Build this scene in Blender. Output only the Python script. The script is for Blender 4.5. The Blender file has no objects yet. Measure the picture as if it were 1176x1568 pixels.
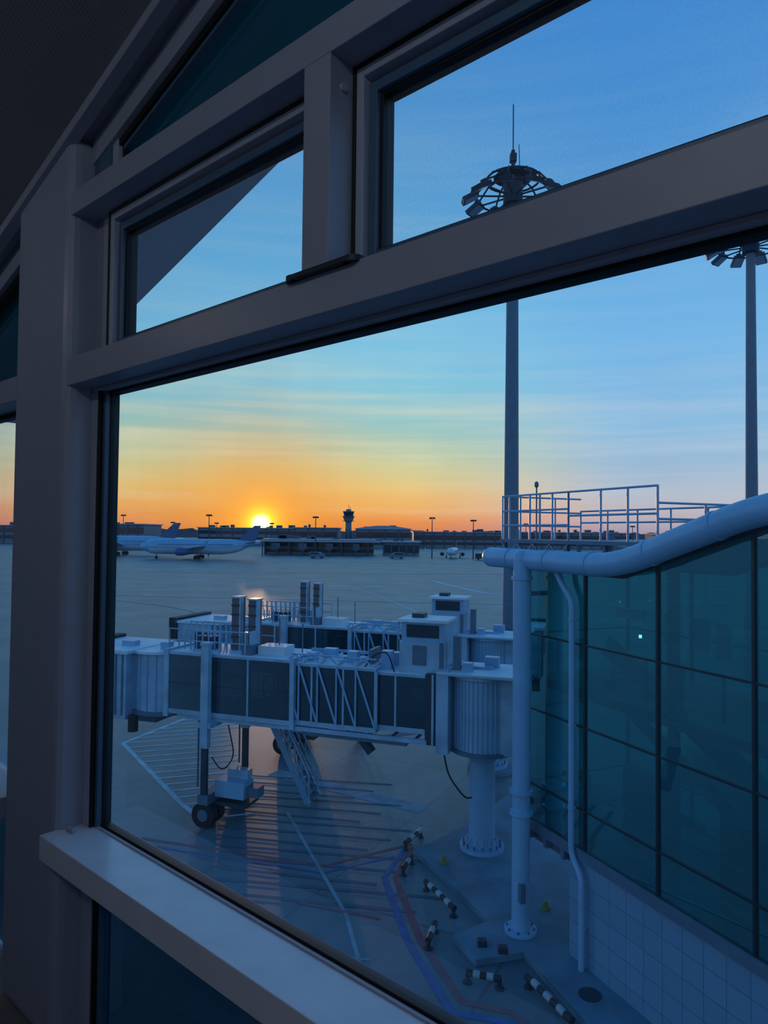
import bpy, bmesh, math, random
from mathutils import Vector, Matrix
random.seed(7)
sc = bpy.context.scene
sc.view_settings.view_transform = 'Standard'
sc.view_settings.look = 'None'

def lin(c):
    o=[]
    for v in c:
        v=v/255.0
        o.append(v/12.92 if v<=0.04045 else ((v+0.055)/1.055)**2.4)
    return (o[0],o[1],o[2],1.0)

# ------------------------------------------------------------------ materials
def mat(name, rgb, rough=0.5, metal=0.0, var=0.12, scale=6.0, bump=0.0, emit=None, estr=0.0, spec=0.5, perf=False):
    m=bpy.data.materials.new(name); m.use_nodes=True
    nt=m.node_tree; b=nt.nodes['Principled BSDF']
    b.inputs['Roughness'].default_value=rough
    b.inputs['Metallic'].default_value=metal
    b.inputs['Specular IOR Level'].default_value=spec
    tc=nt.nodes.new('ShaderNodeTexCoord')
    n=nt.nodes.new('ShaderNodeTexNoise'); n.inputs['Scale'].default_value=scale; n.inputs['Detail'].default_value=5
    nt.links.new(tc.outputs['Object'],n.inputs['Vector'])
    r=nt.nodes.new('ShaderNodeValToRGB')
    c=lin(rgb)
    r.color_ramp.elements[0].position=0.3; r.color_ramp.elements[1].position=0.7
    r.color_ramp.elements[0].color=(c[0]*(1-var),c[1]*(1-var),c[2]*(1-var),1)
    r.color_ramp.elements[1].color=(min(1,c[0]*(1+var)),min(1,c[1]*(1+var)),min(1,c[2]*(1+var)),1)
    nt.links.new(n.outputs['Fac'],r.inputs['Fac'])
    col=r.outputs['Color']
    if perf:
        v=nt.nodes.new('ShaderNodeTexVoronoi'); v.inputs['Scale'].default_value=110; v.inputs['Randomness'].default_value=0
        mp=nt.nodes.new('ShaderNodeMapping'); mp.inputs['Scale'].default_value=(1,1,0.001)
        nt.links.new(tc.outputs['Object'],mp.inputs['Vector']); nt.links.new(mp.outputs[0],v.inputs['Vector'])
        g=nt.nodes.new('ShaderNodeMath'); g.operation='LESS_THAN'; g.inputs[1].default_value=0.24; nt.links.new(v.outputs['Distance'],g.inputs[0])
        mm=nt.nodes.new('ShaderNodeMix'); mm.data_type='RGBA'; nt.links.new(g.outputs[0],mm.inputs[0]); nt.links.new(col,mm.inputs[6]); mm.inputs[7].default_value=(c[0]*.35,c[1]*.35,c[2]*.35,1)
        col=mm.outputs[2]
    nt.links.new(col,b.inputs['Base Color'])
    if bump>0:
        bp=nt.nodes.new('ShaderNodeBump'); bp.inputs['Strength'].default_value=bump; bp.inputs['Distance'].default_value=0.01
        nt.links.new(n.outputs['Fac'],bp.inputs['Height']); nt.links.new(bp.outputs['Normal'],b.inputs['Normal'])
    if emit:
        b.inputs['Emission Color'].default_value=lin(emit); b.inputs['Emission Strength'].default_value=estr
    return m

def glass(name, tint, refl=0.06, ior=1.45, diff=0.0, diffcol=(120,150,160), rough=0.0, dots=None, gcol=(0.75,0.95,1,1)):
    m=bpy.data.materials.new(name); m.use_nodes=True
    nt=m.node_tree; nt.nodes.clear()
    out=nt.nodes.new('ShaderNodeOutputMaterial')
    tr=nt.nodes.new('ShaderNodeBsdfTransparent'); tr.inputs['Color'].default_value=lin(tint)
    gl=nt.nodes.new('ShaderNodeBsdfGlossy'); gl.inputs['Roughness'].default_value=rough
    gl.inputs['Color'].default_value=gcol
    fr=nt.nodes.new('ShaderNodeFresnel'); fr.inputs['IOR'].default_value=ior
    mx=nt.nodes.new('ShaderNodeMath'); mx.operation='MULTIPLY'; mx.inputs[1].default_value=refl/0.04
    mx.use_clamp=True
    nt.links.new(fr.outputs['Fac'],mx.inputs[0])
    s=nt.nodes.new('ShaderNodeMixShader')
    nt.links.new(mx.outputs[0],s.inputs['Fac'])
    base=tr
    if diff>0:
        d=nt.nodes.new('ShaderNodeBsdfDiffuse'); d.inputs['Color'].default_value=lin(diffcol)
        s2=nt.nodes.new('ShaderNodeMixShader'); s2.inputs['Fac'].default_value=diff
        if dots:
            tc=nt.nodes.new('ShaderNodeTexCoord')
            mp=nt.nodes.new('ShaderNodeMapping'); mp.inputs['Scale'].default_value=dots
            no=nt.nodes.new('ShaderNodeTexNoise'); no.inputs['Scale'].default_value=1; no.inputs['Detail'].default_value=2
            nt.links.new(tc.outputs['Object'],mp.inputs['Vector']); nt.links.new(mp.outputs[0],no.inputs['Vector'])
            mr=nt.nodes.new('ShaderNodeMapRange'); mr.inputs['From Min'].default_value=0.35; mr.inputs['From Max'].default_value=0.65
            mr.inputs['To Min'].default_value=diff*0.5; mr.inputs['To Max'].default_value=diff*1.5
            nt.links.new(no.outputs['Fac'],mr.inputs['Value']); nt.links.new(mr.outputs['Result'],s2.inputs['Fac'])
        nt.links.new(tr.outputs[0],s2.inputs[1]); nt.links.new(d.outputs[0],s2.inputs[2]); base=s2
    nt.links.new(base.outputs[0],s.inputs[1]); nt.links.new(gl.outputs[0],s.inputs[2])
    nt.links.new(s.outputs[0],out.inputs['Surface'])
    return m

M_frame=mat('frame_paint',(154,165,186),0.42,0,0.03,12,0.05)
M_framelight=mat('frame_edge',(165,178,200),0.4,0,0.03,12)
M_sill=mat('sill_skylit',(216,226,240),0.26,0,0.06,9,0.05)  # lighter than the frame: sky light painted into the sill colour
M_gasket=mat('gasket',(16,18,22),0.6,0,0.1)
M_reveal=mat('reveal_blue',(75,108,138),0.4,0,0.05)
M_glass=glass('window_glass',(246,251,252),0.08,diff=0.05,diffcol=(100,165,210),dots=(4,4,1.2))  # bluish diffuse mix paints in hazy interior reflections and faint dust
M_frit=glass('fritted_glass',(222,234,242),0.04,diff=0.09,diffcol=(190,205,215),dots=(230,230,160))
M_tealglass=glass('teal_glass',(40,125,145),0.12,diff=0.4,diffcol=(14,115,135))
M_ceil=mat('ceiling_panel',(150,150,154),0.8,0,0.05,60,0.1,perf=True)
M_wallp=mat('wall_plaster',(150,155,165),0.8,0,0.05,3)
M_eave=mat('eave_cladding',(200,210,216),0.7,0,0.05,3)
M_floor=mat('floor_carpet',(120,122,130),0.9,0,0.1,30)
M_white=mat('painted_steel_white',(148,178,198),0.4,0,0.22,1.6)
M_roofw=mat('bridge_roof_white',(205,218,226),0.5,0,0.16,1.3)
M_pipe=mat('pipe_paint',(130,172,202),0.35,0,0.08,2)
M_grey=mat('steel_grey',(88,112,132),0.5,0.2,0.1,4)
M_dgrey=mat('steel_dark',(46,60,74),0.5,0.3,0.15,4)
M_black=mat('rubber_black',(20,20,22),0.7,0,0.2)
M_brown=mat('duct_brown',(92,90,96),0.6,0,0.15,4)
M_bglass=glass('bridge_glass',(92,126,140),0.12,diff=0.18,diffcol=(40,76,98))
M_yel=mat('paint_yellow',(120,130,80),0.6)
M_conc=mat('concrete_pad',(92,122,138),0.75,0,0.25,1.2,0.2)
M_lamp=mat('floodlight_lens',(200,210,220),0.2)
M_dglass=mat('dark_window',(40,52,64),0.1,0,0.1,1)

# ------------------------------------------------------------------ mesh builder
class MB:
    def __init__(s,name,mats):
        s.name=name; s.mats=mats; s.v=[]; s.f=[]; s.mi=[]; s.sm=[]
    def add(s,vs,fs,m,smooth=False):
        o=len(s.v); s.v+= [tuple(v) for v in vs]
        for f in fs:
            s.f.append([i+o for i in f]); s.mi.append(m); s.sm.append(smooth)
    def hexa(s,p,m):
        s.add(p,[(0,3,2,1),(4,5,6,7),(0,1,5,4),(1,2,6,5),(2,3,7,6),(3,0,4,7)],m)
    def box(s,x0,x1,y0,y1,z0,z1,m=0):
        s.hexa([(x0,y0,z0),(x1,y0,z0),(x1,y1,z0),(x0,y1,z0),(x0,y0,z1),(x1,y0,z1),(x1,y1,z1),(x0,y1,z1)],m)
    def slope(s,x0,x1,y0,y1,c0,c1,m=0,k=0.32):
        s.hexa([(x0,y0,c0+k*x0),(x1,y0,c0+k*x1),(x1,y1,c0+k*x1),(x0,y1,c0+k*x0),
                (x0,y0,c1+k*x0),(x1,y0,c1+k*x1),(x1,y1,c1+k*x1),(x0,y1,c1+k*x0)],m)
    def obox(s,mtx,sx,sy,sz,m=0):
        p=[mtx@Vector((a*sx/2,b*sy/2,c*sz/2)) for c in(-1,1) for a,b in((-1,-1),(1,-1),(1,1),(-1,1))]
        s.hexa(p,m)
    def quad(s,a,b,c,d,m=0): s.add([a,b,c,d],[(0,1,2,3)],m)
    def poly(s,pts,m=0): s.add(pts,[tuple(range(len(pts)))],m)
    def prism(s,pts,z0,z1,m=0):
        n=len(pts)
        s.add([(x,y,z0) for x,y in pts]+[(x,y,z1) for x,y in pts],
              [tuple(reversed(range(n))),tuple(range(n,2*n))]+[(i,(i+1)%n,(i+1)%n+n,i+n) for i in range(n)],m)
    def beam(s,p,q,w=0.05,h=None,m=0):
        p=Vector(p);q=Vector(q); h=h or w
        d=q-p; L=d.length
        if L<1e-6:return
        d.normalize()
        up=Vector((0,0,1)) if abs(d.z)<0.95 else Vector((0,1,0))
        a=d.cross(up).normalized(); b=a.cross(d).normalized()
        P=[]
        for c in (p,q):
            for i,j in((-1,-1),(1,-1),(1,1),(-1,1)): P.append(c+a*i*w/2+b*j*h/2)
        s.hexa(P,m)
    def sweep(s,pts,rad,m=0,seg=20,caps=True,sy=1.0):
        pts=[Vector(p) for p in pts]; n=len(pts)
        rads=rad if isinstance(rad,(list,tuple)) else [rad]*n
        ts=[]
        for i in range(n):
            a=(pts[i]-pts[i-1]).normalized() if i>0 else None
            b=(pts[i+1]-pts[i]).normalized() if i<n-1 else None
            t=(a+b).normalized() if a is not None and b is not None else (a if b is None else b)
            ts.append(t)
        t0=ts[0]; up=Vector((0,0,1)) if abs(t0.z)<0.9 else Vector((0,1,0))
        nrm=t0.cross(up).normalized(); rings=[]
        for i in range(n):
            t=ts[i]
            nrm=(nrm-t*nrm.dot(t)).normalized(); bi=t.cross(nrm)
            rings.append([pts[i]+(nrm*math.cos(2*math.pi*k/seg)+bi*sy*math.sin(2*math.pi*k/seg))*rads[i] for k in range(seg)])
        V=[v for r in rings for v in r]; F=[]
        for i in range(n-1):
            for k in range(seg):
                F.append((i*seg+k,i*seg+(k+1)%seg,(i+1)*seg+(k+1)%seg,(i+1)*seg+k))
        s.add(V,F,m,True)
        if caps:
            if rads[0]>1e-4: s.add(rings[0],[tuple(reversed(range(seg)))],m)
            if rads[-1]>1e-4: s.add(rings[-1],[tuple(range(seg))],m)
    def cyl(s,p,q,r,m=0,seg=20,r2=None): s.sweep([p,q],[r,r if r2 is None else r2],m,seg)
    def done(s,loc=(0,0,0),rz=0.0,bevel=0,mtx=None):
        me=bpy.data.meshes.new(s.name); me.from_pydata(s.v,[],s.f)
        for m in s.mats: me.materials.append(m)
        me.polygons.foreach_set('material_index',s.mi); me.polygons.foreach_set('use_smooth',s.sm)
        me.update()
        o=bpy.data.objects.new(s.name,me); sc.collection.objects.link(o)
        o.location=loc; o.rotation_euler=(0,0,rz)
        if bevel>0:
            b=o.modifiers.new('bevel','BEVEL'); b.width=bevel; b.segments=3; b.limit_method='ANGLE'; b.harden_normals=False
        return o

def smooth_path(pts,r=0.3,n=5):
    out=[Vector(pts[0])]
    for i in range(1,len(pts)-1):
        a,b,c=Vector(pts[i-1]),Vector(pts[i]),Vector(pts[i+1])
        p=b+(a-b).normalized()*min(r,(a-b).length*0.45); q=b+(c-b).normalized()*min(r,(c-b).length*0.45)
        for k in range(n+1):
            t=k/n; out.append(p*(1-t)**2+b*2*t*(1-t)+q*t*t)
    out.append(Vector(pts[-1])); return out

# ------------------------------------------------------------------ camera
EYE=9.0
cam=bpy.data.cameras.new('camera'); co=bpy.data.objects.new('camera',cam); sc.collection.objects.link(co)
cam.sensor_fit='VERTICAL'; cam.sensor_height=36; cam.lens=36*1088/1568; cam.clip_end=6000; cam.clip_start=0.02
co.matrix_world=Matrix.Translation((0,0,EYE))@Matrix.Rotation(math.radians(91.63),4,'X')@Matrix.Rotation(math.radians(0.6),4,'Z')
sc.camera=co

# ------------------------------------------------------------------ world
w=bpy.data.worlds.new('World'); sc.world=w; w.use_nodes=True
nt=w.node_tree; nt.nodes.clear(); N=nt.nodes; L=nt.links
out=N.new('ShaderNodeOutputWorld'); bg=N.new('ShaderNodeBackground'); L.new(bg.outputs[0],out.inputs[0])
tc=N.new('ShaderNodeTexCoord'); sep=N.new('ShaderNodeSeparateXYZ'); L.new(tc.outputs['Generated'],sep.inputs[0])
az=math.radians(-9.8)
sund=Vector((math.sin(az),math.cos(az),0.0095)).normalized(); sunh=Vector((math.sin(az),math.cos(az),0))
def vm(op,a,b=None):
    n=N.new('ShaderNodeVectorMath'); n.operation=op
    L.new(a,n.inputs[0]) 
    if b is not None:
        if isinstance(b,Vector): n.inputs[1].default_value=b
        else: L.new(b,n.inputs[1])
    return n
def ma(op,a,b=None,clamp=False):
    n=N.new('ShaderNodeMath'); n.operation=op; n.use_clamp=clamp
    for i,x in enumerate((a,b)):
        if x is None: continue
        if isinstance(x,(int,float)): n.inputs[i].default_value=x
        else: L.new(x,n.inputs[i])
    return n.outputs[0]
flat=vm('MULTIPLY',tc.outputs['Generated'],Vector((1,1,0))); fn=vm('NORMALIZE',flat.outputs[0])
cdot=vm('DOT_PRODUCT',fn.outputs[0],sunh).outputs['Value']
sdot=vm('DOT_PRODUCT',tc.outputs['Generated'],sund).outputs['Value']
def ramp(src,st):
    r=N.new('ShaderNodeValToRGB'); e=r.color_ramp.elements
    e[0].position=st[0][0]; e[0].color=lin(st[0][1]); e[1].position=st[-1][0]; e[1].color=lin(st[-1][1])
    for p,c in st[1:-1]:
        x=e.new(p); x.color=lin(c)
    L.new(src,r.inputs[0]); return r.outputs[0]
A=ramp(sep.outputs['Z'],[(0.0,(222,124,76)),(0.015,(242,146,72)),(0.035,(248,176,92)),(0.06,(240,200,124)),(0.09,(216,208,150)),(0.12,(180,204,176)),(0.16,(150,200,204)),(0.21,(136,200,222)),(0.29,(120,190,228)),(0.43,(102,170,218)),(0.6,(74,144,210)),(1.0,(45,95,160))])
B=ramp(sep.outputs['Z'],[(0.0,(165,150,170)),(0.018,(188,170,178)),(0.035,(194,182,188)),(0.06,(178,186,202)),(0.09,(160,186,212)),(0.14,(144,188,222)),(0.25,(118,180,228)),(0.4,(94,163,220)),(0.6,(70,143,214)),(1.0,(42,94,162))])
mr=N.new('ShaderNodeMapRange'); mr.interpolation_type='SMOOTHSTEP'; mr.inputs['From Min'].default_value=0.87; mr.inputs['From Max'].default_value=0.995
L.new(cdot,mr.inputs['Value'])
def mix(f,a,b,bt='MIX'):
    n=N.new('ShaderNodeMix'); n.data_type='RGBA'; n.blend_type=bt
    if isinstance(f,(int,float)): n.inputs[0].default_value=f
    else: L.new(f,n.inputs[0])
    for i,x in ((6,a),(7,b)):
        if isinstance(x,tuple): n.inputs[i].default_value=x
        else: L.new(x,n.inputs[i])
    return n.outputs[2]
base=mix(mr.outputs['Result'],B,A)
mp=N.new('ShaderNodeMapping'); mp.inputs['Scale'].default_value=(1.6,1.6,34); mp.inputs['Rotation'].default_value=(0,0.02,0)
L.new(tc.outputs['Generated'],mp.inputs['Vector'])
cn=N.new('ShaderNodeTexNoise'); cn.inputs['Scale'].default_value=1.6; cn.inputs['Detail'].default_value=6; cn.inputs['Roughness'].default_value=0.55
L.new(mp.outputs[0],cn.inputs['Vector'])
cm=N.new('ShaderNodeMapRange'); cm.inputs['From Min'].default_value=0.42; cm.inputs['From Max'].default_value=0.70; cm.inputs['To Max'].default_value=0.9; L.new(cn.outputs['Fac'],cm.inputs['Value'])
em=ramp(sep.outputs['Z'],[(0.0,(0,0,0)),(0.03,(150,150,150)),(0.09,(225,225,225)),(0.15,(190,190,190)),(0.24,(100,100,100)),(0.6,(50,50,50))])
cf=ma('MULTIPLY',cm.outputs[0],em)
ccol=mix(mr.outputs['Result'],lin((190,204,220)),lin((240,226,186)))
base=mix(cf,base,ccol)
one=ma('SUBTRACT',1.0,sdot)
g1=ma('EXPONENT',ma('MULTIPLY',one,-150.0)); g2=ma('EXPONENT',ma('MULTIPLY',one,-1500.0)); g3=ma('EXPONENT',ma('MULTIPLY',one,-6000.0))
disc=N.new('ShaderNodeMapRange'); disc.inputs['From Min'].default_value=0.00011; disc.inputs['From Max'].default_value=0.00004; L.new(one,disc.inputs['Value'])
def addc(b,f,col,k):
    c=N.new('ShaderNodeVectorMath'); c.operation='SCALE'; c.inputs[0].default_value=(col[0]*k,col[1]*k,col[2]*k); L.new(f,c.inputs['Scale'])
    n=N.new('ShaderNodeVectorMath'); n.operation='ADD'; L.new(b,n.inputs[0]); L.new(c.outputs[0],n.inputs[1]); return n.outputs[0]
base=mix(ma('MULTIPLY',g1,0.8),base,(0.98,0.36,0.035,1))
base=addc(base,g2,(1,0.40,0.0),0.55)
base=addc(base,g3,(1,0.75,0.02),1.1)
base=addc(base,disc.outputs[0],(1,0.8,0.3),3.0)
L.new(base,bg.inputs['Color']); bg.inputs['Strength'].default_value=1.15

sl=bpy.data.lights.new('sun','SUN'); so=bpy.data.objects.new('sun',sl); sc.collection.objects.link(so)
sl.energy=0.6; sl.color=(1,0.5,0.2); sl.angle=0.01
so.rotation_euler=Vector((sund.x,sund.y,0.03)).to_track_quat('Z','Y').to_euler(); so.location=(-20,100,40)

# ------------------------------------------------------------------ interior: window wall frame
S=0.8
P0=Vector((-1.158*S,3.0*S,EYE)); WA=math.atan2(-0.664,0.748)
def wdone(b,bevel=0):
    b.v=[(x*S,y*S,z*S) for x,y,z in b.v]
    return b.done(loc=P0,rz=WA,bevel=bevel)
def rect(b,t0,t1,z0,z1,wd,y0,y1,m):
    b.box(t0,t0+wd,y0,y1,z0,z1,m); b.box(t1-wd,t1,y0,y1,z0,z1,m)
    b.box(t0+wd,t1-wd,y0,y1,z0,z0+wd,m); b.box(t0+wd,t1-wd,y0,y1,z1-wd,z1,m)
WM=[M_frame,M_framelight,M_gasket,M_reveal,M_glass,M_frit,M_tealglass,M_dgrey,M_sill]
b=MB('window_1',WM)
R=3.95
b.box(-0.10,R,-0.218,0.03,-1.334,-1.236,8)
b.box(-0.075,R,-0.012,0.03,-1.236,-1.224,2)
b.box(-0.075,R,-0.030,-0.018,-1.236,-1.230,1)
b.box(-0.10,R,-0.15,0.03,0.598,0.713,0)
b.box(-0.075,R,-0.05,0.03,0.583,0.598,1)
b.box(-0.075,R,-0.02,0.03,0.572,0.583,2)
b.box(-0.10,R,-0.15,0.03,1.318,1.418,0)
b.box(-0.08,-0.028,-0.05,0.03,-1.236,0.583,1)
b.box(-0.028,-0.018,-0.05,0.03,-1.236,0.583,2)
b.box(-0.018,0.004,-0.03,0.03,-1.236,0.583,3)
b.box(0.004,0.010,-0.01,0.03,-1.236,0.583,2)
for t in (1.36,2.86):
    b.box(t,t+0.107,-0.15,0.03,0.713,1.318,0)
b.box(-0.08,0.06,-0.04,0.03,0.713,1.318,0)
for (a,c) in ((0.055,1.36),(1.467,2.86),(2.967,R)):
    rect(b,a,c,0.713,1.318,0.012,-0.062,0.03,2)
    rect(b,a+0.012,c-0.012,0.725,1.306,0.028,-0.058,0.03,1)
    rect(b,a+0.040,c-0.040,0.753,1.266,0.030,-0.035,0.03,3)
    rect(b,a+0.070,c-0.070,0.783,1.236,0.010,-0.02,0.03,2)
    b.quad((a+0.07,0,0.783),(c-0.07,0,0.783),(c-0.07,0,1.24),(a+0.07,0,1.24),5)
b.box(R-0.06,R,-0.05,0.03,-1.236,0.583,1)
b.quad((0.0,0,-1.23),(R-0.05,0,-1.23),(R-0.05,0,0.58),(0.0,0,0.58),4)
b.box(-0.08,0.0,-0.05,0.03,-2.1,-1.334,1); b.box(0.0,0.012,-0.04,0.03,-2.1,-1.334,2); b.box(0.012,0.03,-0.02,0.03,-2.1,-1.334,3)
b.quad((0.03,0,-2.1),(R,0,-2.1),(R,0,-1.334),(0.03,0,-1.334),6)
b.box(1.9,1.96,-0.04,0.03,-2.1,-1.334,1)
b.slope(-0.08,5,-0.07,0.03,1.585,1.70,0)
b.slope(-0.08,5,-0.045,0.03,1.560,1.585,2)
b.slope(-0.08,5,-0.03,0.03,1.545,1.560,3)
b.box(-0.08,0.055,-0.06,0.03,1.418,1.62,3); b.box(0.055,0.10,-0.05,0.03,1.418,1.62,1); b.box(0.10,0.112,-0.03,0.03,1.418,1.62,2)
b.add([(0.1,0,1.418),(R,0,1.418),(R,0,1.56+0.32*R),(0.1,0,1.56+0.032)],[(0,1,2,3)],6)
b.box(-0.1,R,-0.03,0.03,1.418,1.43,2)
b.box(1.33,1.56,-0.172,-0.115,0.708,0.724,7)
for t in (1.33,1.56):
    b.cyl((t,-0.1435,0.708),(t,-0.1435,0.724),0.0285,7,20)
for (t,z) in ((1.49,1.24),(1.53,1.24)):
    b.cyl((1.467,-0.10+(t-1.49)*1.5,z),(1.475,-0.10+(t-1.49)*1.5,z),0.012,1,12)
for t in (-0.05,-0.02):
    b.sweep([(t,-0.12,-1.236),(t,-0.12,-1.222),(t,-0.12,-1.214)],[0.011,0.011,0.004],0,12)
wdone(b,0.0035)

b=MB('window_2',WM)
b.box(-2.5,-0.63,-0.15,0.03,0.598,0.713,0); b.box(-2.5,-0.66,-0.02,0.03,0.572,0.598,2)
b.box(-2.5,-0.63,-0.218,0.03,-1.334,-1.236,0)
b.box(-0.70,-0.63,-0.05,0.03,-1.236,0.598,1); b.box(-0.72,-0.70,-0.02,0.03,-1.236,0.598,2)
b.quad((-2.5,0,-1.23),(-0.7,0,-1.23),(-0.7,0,0.58),(-2.5,0,0.58),4)
b.quad((-2.5,0,-2.1),(-0.7,0,-2.1),(-0.7,0,-1.334),(-2.5,0,-1.334),6)
b.add([(-2.5,0,0.713),(-0.7,0,0.713),(-0.7,0,1.35),(-2.5,0,0.77)],[(0,1,2,3)],6)
b.box(-0.74,-0.63,-0.05,0.03,0.713,1.38,1)
b.slope(-2.5,-0.63,-0.07,0.03,1.585,1.70,0)
b.slope(-2.5,-0.63,-0.045,0.03,1.550,1.585,2)
wdone(b,0.0035)

b=MB('column',[M_frame])
b.box(-0.63,-0.08,-0.16,0.08,-2.12,1.66,0)
o=wdone(b,0.035)

b=MB('ceiling',[M_ceil]); b.slope(-2.6,5,-4,-0.185,1.695,1.76,0); wdone(b)
b=MB('trim_1',[M_frame,M_reveal]); b.slope(-2.6,5,-0.185,-0.13,1.655,1.76,0); b.slope(-2.6,5,-0.13,0.03,1.70,1.76,0); wdone(b,0.003)
b=MB('roof_eave',[M_eave]); b.slope(-2.6,5,0.032,0.615,1.60,1.76,0); wdone(b)
b=MB('roof',[M_wallp]); b.slope(-2.6,5,-4,0.03,1.77,1.9,0); wdone(b)
b=MB('floor',[M_floor]); b.box(-2.6,5,-4,0.0,-2.2,-2.12,0); wdone(b)
b=MB('wall_back',[M_wallp]); b.box(-2.6,5,-4.1,-4,-2.2,3.5,0); wdone(b)
b=MB('wall_left',[M_wallp]); b.box(-2.7,-2.6,-4,0.0,-2.2,2.0,0); wdone(b)
b=MB('wall_right',[M_wallp]); b.box(5,5.1,-4,0.0,-2.2,3.5,0); wdone(b)
b=MB('wall_front',[M_wallp]); b.box(R,5,-0.2,0.0,-2.12,3.3,0); b.box(-2.6,5,-0.2,0.0,-EYE/S,-2.2,0); wdone(b)

WM0=Matrix.Translation(P0)@Matrix.Rotation(WA,4,'Z')
def ifill(t,y,z,e,r=0.05,col=(0.90,0.93,1.0)):
    al=bpy.data.lights.new('interior_fill_light','POINT'); ao=bpy.data.objects.new('interior_fill_light',al); sc.collection.objects.link(ao)  # added point lights without fixtures, out of view, to brighten the frames
    al.energy=e; al.color=col; al.shadow_soft_size=r
    ao.matrix_world=WM0@Matrix.Translation((t*S,y*S,z*S))
ifill(-0.9,-1.4,1.33,1.8)
ifill(1.9,-2.9,2.06,10)
ifill(3.7,-2.9,2.06,10)

# ------------------------------------------------------------------ ground
m=bpy.data.materials.new('apron_concrete'); m.use_nodes=True; nt=m.node_tree; bs=nt.nodes['Principled BSDF']
tc=nt.nodes.new('ShaderNodeTexCoord')
n1=nt.nodes.new('ShaderNodeTexNoise'); n1.inputs['Scale'].default_value=0.16; n1.inputs['Detail'].default_value=10; n1.inputs['Roughness'].default_value=0.65
n2=nt.nodes.new('ShaderNodeTexNoise'); n2.inputs['Scale'].default_value=2.5; n2.inputs['Detail'].default_value=8
br=nt.nodes.new('ShaderNodeTexBrick'); br.offset=0; br.inputs['Scale'].default_value=1; br.inputs['Brick Width'].default_value=5; br.inputs['Row Height'].default_value=5; br.inputs['Mortar Size'].default_value=0.035
br.inputs['Color1'].default_value=(1,1,1,1); br.inputs['Color2'].default_value=(0.84,0.84,0.84,1); br.inputs['Mortar'].default_value=(0.62,0.62,0.62,1)
mpg=nt.nodes.new('ShaderNodeMapping'); mpg.inputs['Rotation'].default_value=(0,0,0.5)
nt.links.new(tc.outputs['Object'],mpg.inputs['Vector']); nt.links.new(mpg.outputs[0],br.inputs['Vector'])
for n in (n1,n2): nt.links.new(tc.outputs['Object'],n.inputs['Vector'])
r1=nt.nodes.new('ShaderNodeValToRGB'); r1.color_ramp.elements[0].position=0.35; r1.color_ramp.elements[1].position=0.66
r1.color_ramp.elements[0].color=lin((86,106,118)); r1.color_ramp.elements[1].color=lin((130,146,154)); nt.links.new(n1.outputs['Fac'],r1.inputs[0])
mx=nt.nodes.new('ShaderNodeMix'); mx.data_type='RGBA'; mx.blend_type='MULTIPLY'; mx.inputs[0].default_value=1
nt.links.new(r1.outputs[0],mx.inputs[6]); nt.links.new(br.outputs['Color'],mx.inputs[7])
mx2=nt.nodes.new('ShaderNodeMix'); mx2.data_type='RGBA'; mx2.blend_type='MULTIPLY'; mx2.inputs[0].default_value=0.4
nt.links.new(mx.outputs[2],mx2.inputs[6]); nt.links.new(n2.outputs['Fac'],mx2.inputs[7])
nt.links.new(mx2.outputs[2],bs.inputs['Base Color']); bs.inputs['Roughness'].default_value=0.45
M_apron=m
b=MB('apron_ground',[M_apron]); b.quad((-2500,-300,0),(2500,-300,0),(2500,4000,0),(-2500,4000,0)); b.done()

M_paint=mat('white_line_paint',(195,206,212),0.7,0,0.25,2)
M_paintd=mat('faded_line_paint',(132,150,160),0.8,0,0.25,2)
M_paintr=mat('red_line_paint',(140,80,88),0.7,0,0.25,2)
M_paintb=mat('blue_line_paint',(50,95,150),0.7,0,0.25,2)
M_streak=mat('dark_streak',(76,96,110),0.75,0,0.15,1)  # flat darker tone for streaks and patches on the apron
b=MB('apron_markings',[M_paint,M_paintd,M_paintr,M_paintb,M_streak])
ZL=[0.004]
def line(p,q,wd,m):
    z=ZL[0]; ZL[0]+=0.0001
    p=Vector((p[0],p[1],0));q=Vector((q[0],q[1],0)); d=(q-p).normalized(); a=Vector((-d.y,d.x,0))*wd/2
    b.quad(*[(v.x,v.y,z) for v in (p-a,q-a,q+a,p+a)],m)
def pline(pts,wd,m):
    for i in range(len(pts)-1): line(pts[i],pts[i+1],wd,m)
line((-4,26.8),(1.4,23.3),0.7,1)
for (p,q,wd) in (((-13,19),(-7.5,17.5),0.5),((-1,31),(3,33),0.5)): line(p,q,wd,4)
pline([(-9.0,35.3),(-10.9,30.2),(-6.6,23.7),(-5.6,22.4)],0.18,0)
a0=Vector((-10.9,30.2));a1=Vector((-5.6,22.4))
for i in range(14):
    f=i/13.0; p=a0.lerp(a1,f); line(p,p+Vector((4.2-2.4*f,1.3-0.7*f)),0.12,0)
for i in range(6):
    f=(i+1)/7.0; p=Vector((-9.0,35.3)).lerp(a0,f); line(p,p+Vector((3.8,1.2)),0.12,0)
for i in range(14):
    f=i/13.0; p=Vector((-5.6,26.5)).lerp(Vector((-4.4,18.0)),f); line(p,p+Vector((6.0-1.5*(i%3)*0.5,-0.9)),0.14,4)
pline([(-7,21.0),(-1.5,19.4),(0.9,20.8)],0.12,2); pline([(-6.6,20.5),(-1.5,19.0),(0.4,20.0)],0.08,3)
for off,mm in ((0,2),(0.3,3)):
    pline([(0.4-off,18.8),(0.9-off,16.0),(1.6-off*0.8,13.9-off),(2.5,13.6-off),(3.3,12.4-off)],0.16,mm)
    pline([(0.4-off,18.8),(0.9-off*0.5,20.6)],0.13,mm)
pline([(-6,17),(-2.0,15.5),(-0.2,15.2)],0.08,1); pline([(-3.0,23),(-0.8,17),(0.2,12)],0.1,1); pline([(-2,17.5),(0.0,16.8)],0.1,2)
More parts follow.
